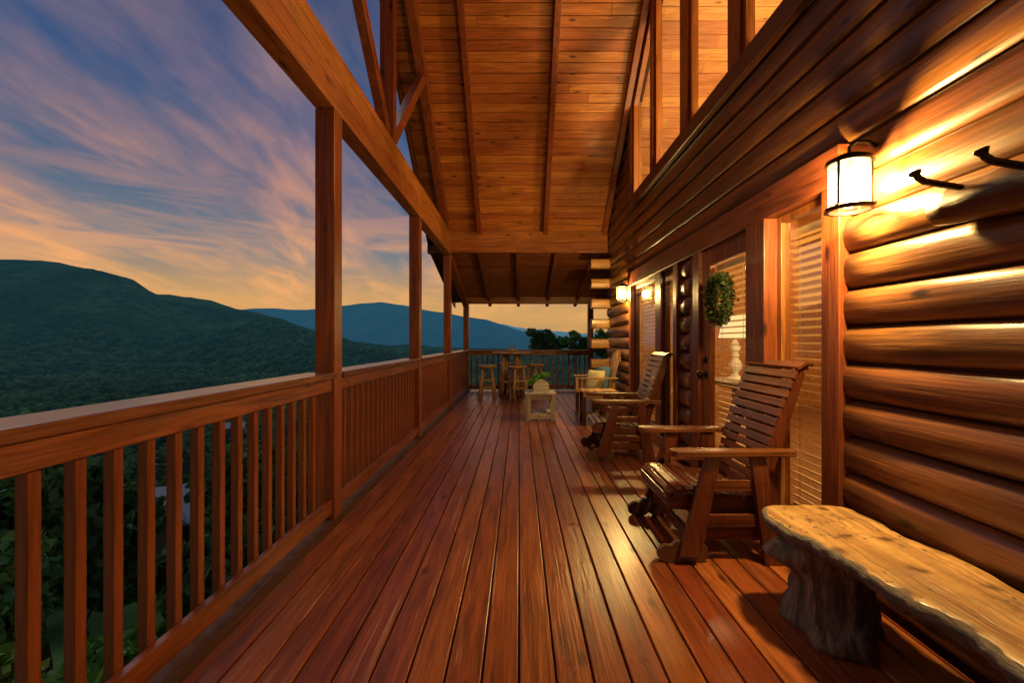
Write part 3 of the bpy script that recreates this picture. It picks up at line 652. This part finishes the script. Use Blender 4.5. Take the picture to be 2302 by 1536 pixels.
# ------------------------------------------------------------------ sconces
def sconce(loc,label):
    t=thing('wall_lantern',label,'lantern',(0,0,0),'wall lanterns by the door')
    MB().lathe([(.086,-.105),(.086,.11)],seg=32).build('glass_shade',M['seeded'],t,smooth=True,fix=False)
    MB().lathe([(.03,.155),(.05,.148),(.096,.125),(.099,.108),(.099,.104),(.082,.104)],seg=28).build('cap',M['black'],t,smooth=True)
    b=MB(); b.lathe([(.083,-.118),(.099,-.118),(.1,-.10),(.083,-.10),(.083,-.118)],seg=28)
    for q in range(4):
        a=q*math.pi/2+.5; c,s=math.cos(a),math.sin(a); b.bar((.095*c,.095*s,-.11),(.095*c,.095*s,.115),.012,.006,(-s,c,0))
        b.bar((.098*c,.098*s,-.105),(.112*c,.112*s,-.105),.014,.014,(-s,c,0))
    b.build('cage',M['black'],t)
    b=MB(); b.tube([(0,0,.15),(0,0,.185),(.03,0,.215),(.08,0,.215),(.135,0,.19)],[.012,.010,.010,.010,.012],8); b.build('arm',M['black'],t,smooth=True)
    b=MB(); b.tube([(.13,0,.19),(.16,0,.19)],[.06,.065],20); b.build('wall_plate',M['black'],t,bevel=.004)
    MB().lathe([(.0,.055),(.014,.05),(.026,.02),(.028,0),(.02,-.03),(0,-.045)],seg=14).build('bulb',M['bulb'],t,smooth=True)
    MB().lathe([(.02,.12),(.02,.055),(.0,.055)],seg=14).build('socket',M['black'],t)
    l=plight('lantern_light',(0,0,-.005),285,(1,.69,.25),.055,t)
    t.location=loc; return t
sA=sconce((1.575,2.17,2.01),'large lit glass lantern on the log wall nearest the viewer')
sB=dup(sA,(1.575,6.95,2.0),label='small lit glass lantern on the log wall past the windows')
sFill=dup(sA,(1.575,-1.0,2.0),label='unseen fill lantern added behind the viewpoint to brighten the porch')  # extra lantern out of view, added as fill light
for s_,e_ in ((sB,200),(sFill,60)):
    for c in s_.children:
        if c.type=='LIGHT': c.data.energy=e_
# ------------------------------------------------------------------ wreath
g=np.random.default_rng(5); n=3000; a=g.uniform(0,2*np.pi,n); rr_=.146+g.normal(0,.022,n); th_=g.normal(0,.026,n)
P=np.stack([1.63+th_,3.72+rr_*np.cos(a),1.62+rr_*1.15*np.sin(a)],1); d1=g.normal(size=(n,3)); d1/=np.linalg.norm(d1,axis=1)[:,None]; d2=np.cross(d1,g.normal(size=(n,3))); d2/=np.linalg.norm(d2,axis=1)[:,None]
d1*=.020; d2*=.009
wt=thing('wreath','round green leafy wreath hanging on the glass door','wreath',(1.63,3.72,1.62))
Vw=np.stack([P-d1,P+d2,P+d1,P-d2],1).reshape(-1,3)-np.array([1.63,3.72,1.62]); o=bpy.data.objects.new('leaves',np_mesh('leaves',Vw,np.arange(4*n).reshape(-1,4),M['wreath'])); COL.objects.link(o); o.parent=wt
b=MB(); b.tube([(1.635,3.72+.146*math.cos(t),1.62+.168*math.sin(t)) for t in np.linspace(0,2*math.pi,25)],.014,7,.3); b.build('ring',M['bark'],wt)
# ------------------------------------------------------------------ spike rack
rk=thing('coat_rack','dark half log coat rack with iron spike hooks on the wall','coat rack',(1.66,1.3,1.8))
b=MB(); ys=np.linspace(1.77,.75,18); b.tube([(1.645+.006*math.sin(y*9),y,1.765+.045*(y-1.4)+.006*math.sin(y*5)) for y in ys],[.072+.006*math.sin(y*13) for y in ys],18,.25); b.build('log_rail',M['darky'],rk,smooth=True)
for y in (1.66,1.42,1.15,.9):
    b=MB(); dz=.006-.02*(y<1.5); b.tube([(1.62,y,1.825+dz),(1.56,y+.003,1.836+dz),(1.485,y+.006,1.850+dz),(1.462,y+.007,1.864+dz),(1.452,y+.007,1.880+dz)],[.011,.012,.012,.012,.013],6); b.tube([(1.456,y+.007,1.872+dz),(1.449,y+.008,1.884+dz),(1.446,y+.008,1.890+dz)],[.014,.022,.016],10); b.build('spike_hook',M['iron'],rk)
# ------------------------------------------------------------------ gliders
def glider(label):
    t=thing('glider_chair',label,'chair',(0,0,0),'wooden glider chairs by the windows')
    sp=[(-.345,.285),(-.365,.325),(-.355,.365),(-.315,.388),(-.255,.392),(-.19,.384),(-.12,.374),(-.05,.364),(.02,.356),(.09,.350),(.15,.352)]
    b=MB()
    for (x0,z0),(x1,z1) in zip(sp,sp[1:]):
        d=Vector((x1-x0,0,z1-z0)); 
        c=Vector(((x0+x1)/2,0,(z0+z1)/2)); L=d.length; d.normalize(); nrm=Vector((-d.z,0,d.x))
        b.obox((c.x,-.285,c.z),(c.x,.285,c.z),d*(L/2-.006),nrm*.010)
    b.build('seat',M['chairy'],t,bevel=.003)
    for s in (-1,1):
        b=MB(); pl=[(-.35,.28),(-.36,.33),(-.30,.375),(-.12,.36),(.09,.335),(.20,.35),(.20,.27),(.05,.25),(-.15,.27)]
        b.prism(pl,'y',s*.287 if s<0 else .262,s*.262 if s<0 else .287); b.build('seat_rail',M['chairx'],t,bevel=.003)
    n=13; b=MB(); P0=Vector((.165,0,.37)); P1=Vector((.40,0,1.10))
    def bc(u): 
        p=P0.lerp(P1,u); p.x+= -.02*math.sin(u*math.pi); return p
    for i in range(n):
        p=bc((i+.5)/n); d=(bc((i+1)/n)-bc(i/n)); L=d.length; d.normalize(); nrm=Vector((-d.z,0,d.x)); hw=.275+.025*i/n
        b.obox((p.x,-hw,p.z),(p.x,hw,p.z),d*(L/2-.0065),nrm*.0095)
    b.obox((.425,-.30,1.125),(.425,.30,1.125),(.026,0,.016),(-.004,0,.010)); b.obox((.470,-.30,1.135),(.470,.30,1.135),(.022,0,-.006),(0,0,.010))
    b.build('backrest',M['chairy'],t,bevel=.003)
    for s in (-1,1):
        b=MB()
        b.obox((.185,s*.2485,.30),(.425,s*.27,1.10),(.034,0,-.01),(0,.014,0)); b.obox((.425,s*.27,1.10),(.475,s*.27,1.12),(0,0,.02),(0,.014,0)); b.build('back_stile',M['chairz'],t,bevel=.003)
        yc=s*.355; b=MB()
        pl=[(-.34,yc-.045),(-.365,yc-.02),(-.365,yc+.02),(-.34,yc+.05),(-.25,yc+.062),(-.1,yc+.05),(.12,yc+.04),(.34,yc+.035),(.35,yc),(.34,yc-.035),(.12,yc-.04),(-.1,yc-.05),(-.25,yc-.058)]
        b.prism(pl,'z',.612,.648); b.build('armrest',M['armx'],t,bevel=.007)
        b=MB(); b.obox((-.27,s*.385,.05),(-.12,s*.355,.611),(.062,0,0),(0,.019,0),(.042,0,0),(0,.019,0)); b.build('leg',M['chairz'],t,bevel=.004)
        b=MB(); b.obox((.22,s*.385,.0),(.13,s*.355,.611),(.062,0,0),(0,.019,0),(.042,0,0),(0,.019,0)); b.build('leg',M['chairz'],t,bevel=.004)
        b=MB(); b.obox((-.20,s*.352,.24),(.15,s*.352,.24),(0,0,.035),(0,.014,0)); b.obox((-.14,s*.347,.44),(.13,s*.347,.44),(0,0,.032),(0,.013,0)); b.build('side_rail',M['chairx'],t,bevel=.003)
        pl=[(-.40,.0),(-.44,.03),(-.44,.075),(-.40,.105),(-.36,.10),(-.33,.13),(-.20,.13),(-.155,.09),(-.15,.03),(-.19,.0),(-.25,.0),(-.29,.025),(-.33,.0)]
        b=MB(); b.prism(pl,'y',s*.350-.016,s*.350+.016); b.build('foot',M['darkx'],t,bevel=.004)
        for x in (-.2,.17):
            b=MB(); b.bar((x,s*.315,.42),(x-.03,s*.315,.17),.03,.014,(1,0,0)); b.tube([(x,s*.33,.42),(x,s*.295,.42)],.012,8); b.build('swing_arm',M['black'],t)
        b=MB(); b.obox((-.26,s*.315,.15),(.24,s*.315,.15),(0,0,.035),(0,.014,0)); b.build('swing_rail',M['chairx'],t,bevel=.003)
    for x,z,h_,w_ in ((-.24,.13,.032,.37),(.22,.13,.032,.37),(-.2,.27,.028,.30),(.15,.27,.028,.30)):
        b=MB(); b.obox((x,-w_,z),(x,w_,z),(.014,0,0),(0,0,h_)); b.build('stretcher',M['chairy'],t,bevel=.003)
    return t
gA=glider('nearest wooden glider chair with slatted back beside the live edge bench')
gB=dup(gA,(1.17,5.18,0),label='second wooden glider chair farther down the deck by the windows'); gB.rotation_euler.z=R(-3)
gA.location=(1.235,2.97,0); gA.rotation_euler.z=R(0)
# ------------------------------------------------------------------ live edge bench
bn=thing('live_edge_bench','live edge slab bench on a weathered tree stump base','bench',(1.42,1.4,0))
ys=np.linspace(2.27,.45,110); vs=[];fs=[]
for i,y in enumerate(ys):
    u=(2.27-y)
    endf=min(1,(u/.05))**.5 if u<.05 else 1
    wob=.030*math.sin(y*5.1+.6)+.018*math.sin(y*11.3)+.018*noise.noise(Vector((y*13,0,0)))+.012*noise.noise(Vector((y*31,0,4)))
    xl=1.215+wob-.02*math.cos(u*2.2)+.05*(1-endf); xr=1.655+.022*math.sin(y*7+2)+.014*noise.noise(Vector((y*14,5,0)))-.05*(1-endf)
    if 1.75<y<2.05: xr-=.03*math.sin((y-1.75)/.3*math.pi)
    zt=.452+.005*noise.noise(Vector((y*6,3,0))); zb=.375+.016*noise.noise(Vector((y*9,8,0)))
    lj=.024*noise.noise(Vector((y*17,9,1))); l2=.018*noise.noise(Vector((y*23,2,6)))
    sec=[(xl+.022+lj,zt-.001),(xl+.010+lj,zt-.008+l2*.4),(xl-.002+l2,zt-.024),(xl+.014+lj,zt-.046),(xl+.028+l2,zb+.010),(xl+.07,zb),(xr-.05,zb),(xr-.01,zb+.01),(xr,zt-.02),(xr-.012,zt-.004)]
    m_=9
    top=[(xr-.012+(xl+.022+lj-xr+.012)*q/(m_+1),zt+.006*noise.noise(Vector((q*1.1,y*8,0)))+.003*noise.noise(Vector((q*3.1,y*30,2)))) for q in range(1,m_+1)]
    ring=sec+top
    for x_,z_ in ring: vs.append((x_,y,z_))
m_=len(ring)
for i in range(len(ys)-1):
    for k in range(m_):
        k2=(k+1)%m_; fs.append((i*m_+k,i*m_+k2,(i+1)*m_+k2,(i+1)*m_+k))
fs.append(tuple(range(m_))); fs.append(tuple((len(ys)-1)*m_+k for k in range(m_)))
b=MB(); b.add(vs,fs); so_=b.build('seat',M['slab'],bn,smooth=True); so_.data.materials.append(M['slabedge'])
for pi,p in enumerate(so_.data.polygons):
    if pi>=(len(ys)-1)*m_ or (pi%m_)<8: p.material_index=1
def stump(cx,cy):
    b=MB(); vs=[];fs=[]; K=72; H=26
    for i in range(H):
        z=.40*i/(H-1)
        r0=.124+.035*(1-z/.4)**2+.055*max(0,(z-.2)/.2)**1.5
        for k in range(K):
            a=2*math.pi*k/K; tw=a+z*.9
            rid=abs(noise.noise(Vector((math.cos(tw)*4.5,math.sin(tw)*4.5,z*2))))
            r=r0*(1+.11*math.sin(3*tw+.7)+.07*math.sin(5*tw+2)+.30*rid+.09*noise.noise(Vector((math.cos(tw)*14,math.sin(tw)*14,z*5))))
            dd=math.cos(a-2.7); r+=.13*max(0,dd)**8*math.exp(-((z-.30)/.05)**2)
            dd=math.cos(a-4.2); r+=.05*max(0,dd)**6*math.exp(-((z-.02)/.07)**2)
            vs.append((cx+r*math.cos(a),cy+r*math.sin(a),z))
    for i in range(H-1):
        for k in range(K): fs.append((i*K+k,i*K+(k+1)%K,(i+1)*K+(k+1)%K,(i+1)*K+k))
    fs.append(tuple(range(K))[::-1]); fs.append(tuple((H-1)*K+k for k in range(K)))
    b.add(vs,fs); b.build('leg',M['stump'],bn,smooth=True)
stump(1.38,2.0); stump(1.40,.75)
# ------------------------------------------------------------------ coffee table + planter
ct=thing('coffee_table','low pale plank coffee table in the middle of the deck','table',(.335,7.45,0))
b=MB()
for k in range(5): b.box(.09+.1*k,.187+.1*k,7.2,7.7,.42,.45)
b.build('tabletop',M['paley'],ct,bevel=.004)
b=MB(); b.box(.11,.57,7.225,7.245,.34,.418); b.box(.11,.57,7.655,7.675,.34,.418); b.box(.11,.13,7.246,7.654,.34,.418); b.box(.55,.57,7.246,7.654,.34,.418); b.build('apron',M['palex'],ct,bevel=.003)
for x in (.10,.50):
    for y in (7.20,7.62): MB().box(x,x+.075,y,y+.075,0,.419).build('leg',M['palez'],ct,bevel=.004)
b=MB(); 
for k in range(4): b.box(.12+.11*k,.212+.11*k,7.22,7.68,.105,.13)
b.box(.176,.499,7.20,7.23,.04,.105)
b.build('shelf',M['paley'],ct,bevel=.003)
pt=thing('herb_planter','whitewashed house shaped planter of green herbs on coffee table','planter',(.36,7.42,.452))
b=MB(); b.prism([(.23,.452),(.48,.452),(.48,.58),(.355,.665),(.23,.58)],'y',7.33,7.352); b.prism([(.23,.452),(.48,.452),(.48,.58),(.355,.665),(.23,.58)],'y',7.50,7.52); b.box(.231,.25,7.352,7.5,.452,.56); b.box(.46,.479,7.352,7.5,.452,.56); b.build('box',M['whitewash'],pt,bevel=.003)
v,f=leafy(1500,(.21,.14,.14),14,.035,31); v+=np.array([-.005,.03,.185]); o=bpy.data.objects.new('herbs',np_mesh('herbs',v,f,M['herb'])); COL.objects.link(o); o.parent=pt
# ------------------------------------------------------------------ side table, armchair, pillows
stb=thing('side_table','small slatted side table between armchair and second glider','table',(1.22,7.0,0))
b=MB()
for k in range(5): b.box(.95+.11*k,1.053+.11*k,6.85,7.28,.495,.52)
b.build('tabletop',M['rusty'],stb,bevel=.003)
b=MB(); b.box(.97,1.48,6.87,6.89,.43,.494); b.box(.97,1.48,7.24,7.26,.43,.494); b.build('apron',M['rustx'],stb,bevel=.003)
for x in (.965,1.44):
    for y in (6.875,7.21): MB().box(x,x+.05,y,y+.05,0,.494).build('leg',M['darkz'],stb,bevel=.003)
MB().box(1.0,1.45,6.93,7.2,.14,.16).build('shelf',M['rusty'],stb,bevel=.003)
ac=thing('armchair','light wooden slatted armchair holding cushions near the log corner','armchair',(1.3,7.72,0))
b=MB()
for k in range(5): b.box(1.02+.1*k,1.11+.1*k,7.42,8.02,.39,.415)
b.build('seat',M['rusty'],ac,bevel=.003)
b=MB()
for k in range(5): y=7.43+.12*k; b.obox((1.50,y+.045,.42),(1.655,y+.045,1.09+.02*math.sin(k)),(0,.045,0),(.009,0,0))
b.obox((1.645,7.40,.98),(1.645,8.04,.98),(.010,0,0),(0,0,.035)); b.build('backrest',M['rustz'],ac,bevel=.003)
for y in (7.36,8.03):
    MB().box(.96,1.60,y,y+.09,.655,.68).build('armrest',M['rustx'],ac,bevel=.004)
    MB().box(1.0,1.06,y+.02,y+.07,0,.654).build('leg',M['rustz'],ac,bevel=.003); MB().box(1.5,1.56,y+.02,y+.07,0,.654).build('leg',M['rustz'],ac,bevel=.003)
    MB().box(1.061,1.499,y+.03,y+.06,.33,.389).build('side_rail',M['rustx'],ac,bevel=.003)
def pillow(label,c,w_,h_,t_,rot,mat):
    b=MB(); n=18; vs=[];fs=[]
    for sgn in (1,-1):
        o0=len(vs)
        for i in range(n+1):
            for j in range(n+1):
                u=i/n*2-1; v=j/n*2-1; pinch=1-.10*(1-abs(u)**2)*abs(v)**4; pinch2=1-.10*(1-abs(v)**2)*abs(u)**4
                h=((1-u**4)*(1-v**4))**.55
                vs.append((sgn*t_/2*h+.004*noise.noise(Vector((u*4,v*4,sgn))),u*w_/2*pinch,v*h_/2*pinch2))
        for i in range(n):
            for j in range(n): a_=o0+i*(n+1)+j; fs.append((a_,a_+1,a_+n+2,a_+n+1))
    b.add(vs,fs); o=b.build('pillow',mat,None,smooth=True,at=(0,0,0)); o.location=c; o.rotation_euler=rot; tag(o,label,'pillow')
pillow('cream square cushion propped on the armchair seat',(1.27,7.62,.60),.38,.38,.15,(0,R(14),R(35)),M['cream'])
pillow('blue cushion behind the cream one on the armchair',(1.43,7.82,.64),.40,.40,.13,(0,R(12),R(20)),M['blue'])
# ------------------------------------------------------------------ bar table + stools
bt=thing('bar_table','round rustic bar height table at the far end of the deck','table',(-.18,10.75,0))
MB().lathe([(0,.975),(.42,.975),(.455,.985),(.46,1.0),(.455,1.025),(.0,1.03)],(-.18,10.75,0),36).build('tabletop',M['rustx'],bt,smooth=False,fix=True)
for a in range(4):
    t_=a*math.pi/2+.6; c_,s_=math.cos(t_),math.sin(t_)
    MB().tube([(-.18+.30*c_,10.75+.30*s_,0),(-.18+.24*c_,10.75+.25*s_,.5),(-.18+.2*c_,10.75+.2*s_,.974)],[.055,.048,.045],9,.3).build('leg',M['rustz'],bt,smooth=True)
for sg in (1,-1): MB().tube([(-.18-.24*sg,10.75-.16,.3+.02*sg),(-.18+.24*sg,10.75+.16,.3+.02*sg)],.026,8).build('stretcher',M['rustx'],bt)
def stool(loc,label):
    t=thing('bar_stool',label,'stool',(0,0,0),'rustic bar stools around the bar table')
    MB().lathe([(0,.68),(.18,.68),(.20,.695),(.205,.72),(.195,.74),(0,.745)],seg=26).build('seat',M['rustx'],t)
    for a in range(4):
        t_=a*math.pi/2+.78; c_,s_=math.cos(t_),math.sin(t_)
        MB().tube([(.24*c_,.24*s_,0),(.18*c_,.18*s_,.35),(.13*c_,.13*s_,.68)],[.036,.034,.03],8,.3).build('leg',M['rustz'],t,smooth=True)
    for z_,r_ in ((.24,.20),(.4,.175)):
        b=MB()
        for a in range(4):
            t0=a*math.pi/2+.78; t1=t0+math.pi/2; b.tube([(r_*math.cos(t0),r_*math.sin(t0),z_),(r_*math.cos(t1),r_*math.sin(t1),z_)],.016,6)
        b.build('rung',M['rustx'],t)
    t.location=loc; return t
s1=stool((-.71,10.25,0),'leftmost rustic bar stool by the side railing')
dup(s1,(-.03,10.05,0),.4,'middle bar stool standing in front of the bar table'); dup(s1,(.38,10.85,0),.9,'rightmost bar stool beside the bar table')
dup(s1,(-.3,11.4,0),.2,'bar stool mostly hidden behind the bar table')
cd=thing('condiment_caddy','small wooden caddy standing on the bar table','caddy',(-.15,10.75,1.031))
b=MB(); b.box(-.26,-.04,10.69,10.81,1.031,1.045); b.prism([(10.69,1.045),(10.81,1.045),(10.79,1.12),(10.75,1.16),(10.71,1.12)],'x',-.26,-.248); b.prism([(10.69,1.045),(10.81,1.045),(10.79,1.12),(10.75,1.16),(10.71,1.12)],'x',-.052,-.04); b.box(-.248,-.052,10.69,10.70,1.045,1.09); b.box(-.248,-.052,10.80,10.81,1.045,1.09)
b.build('tray',M['rustx'],cd,bevel=.002)
MB().tube([(-.248,10.75,1.145),(-.052,10.75,1.145)],.009,8).build('handle',M['rustx'],cd)
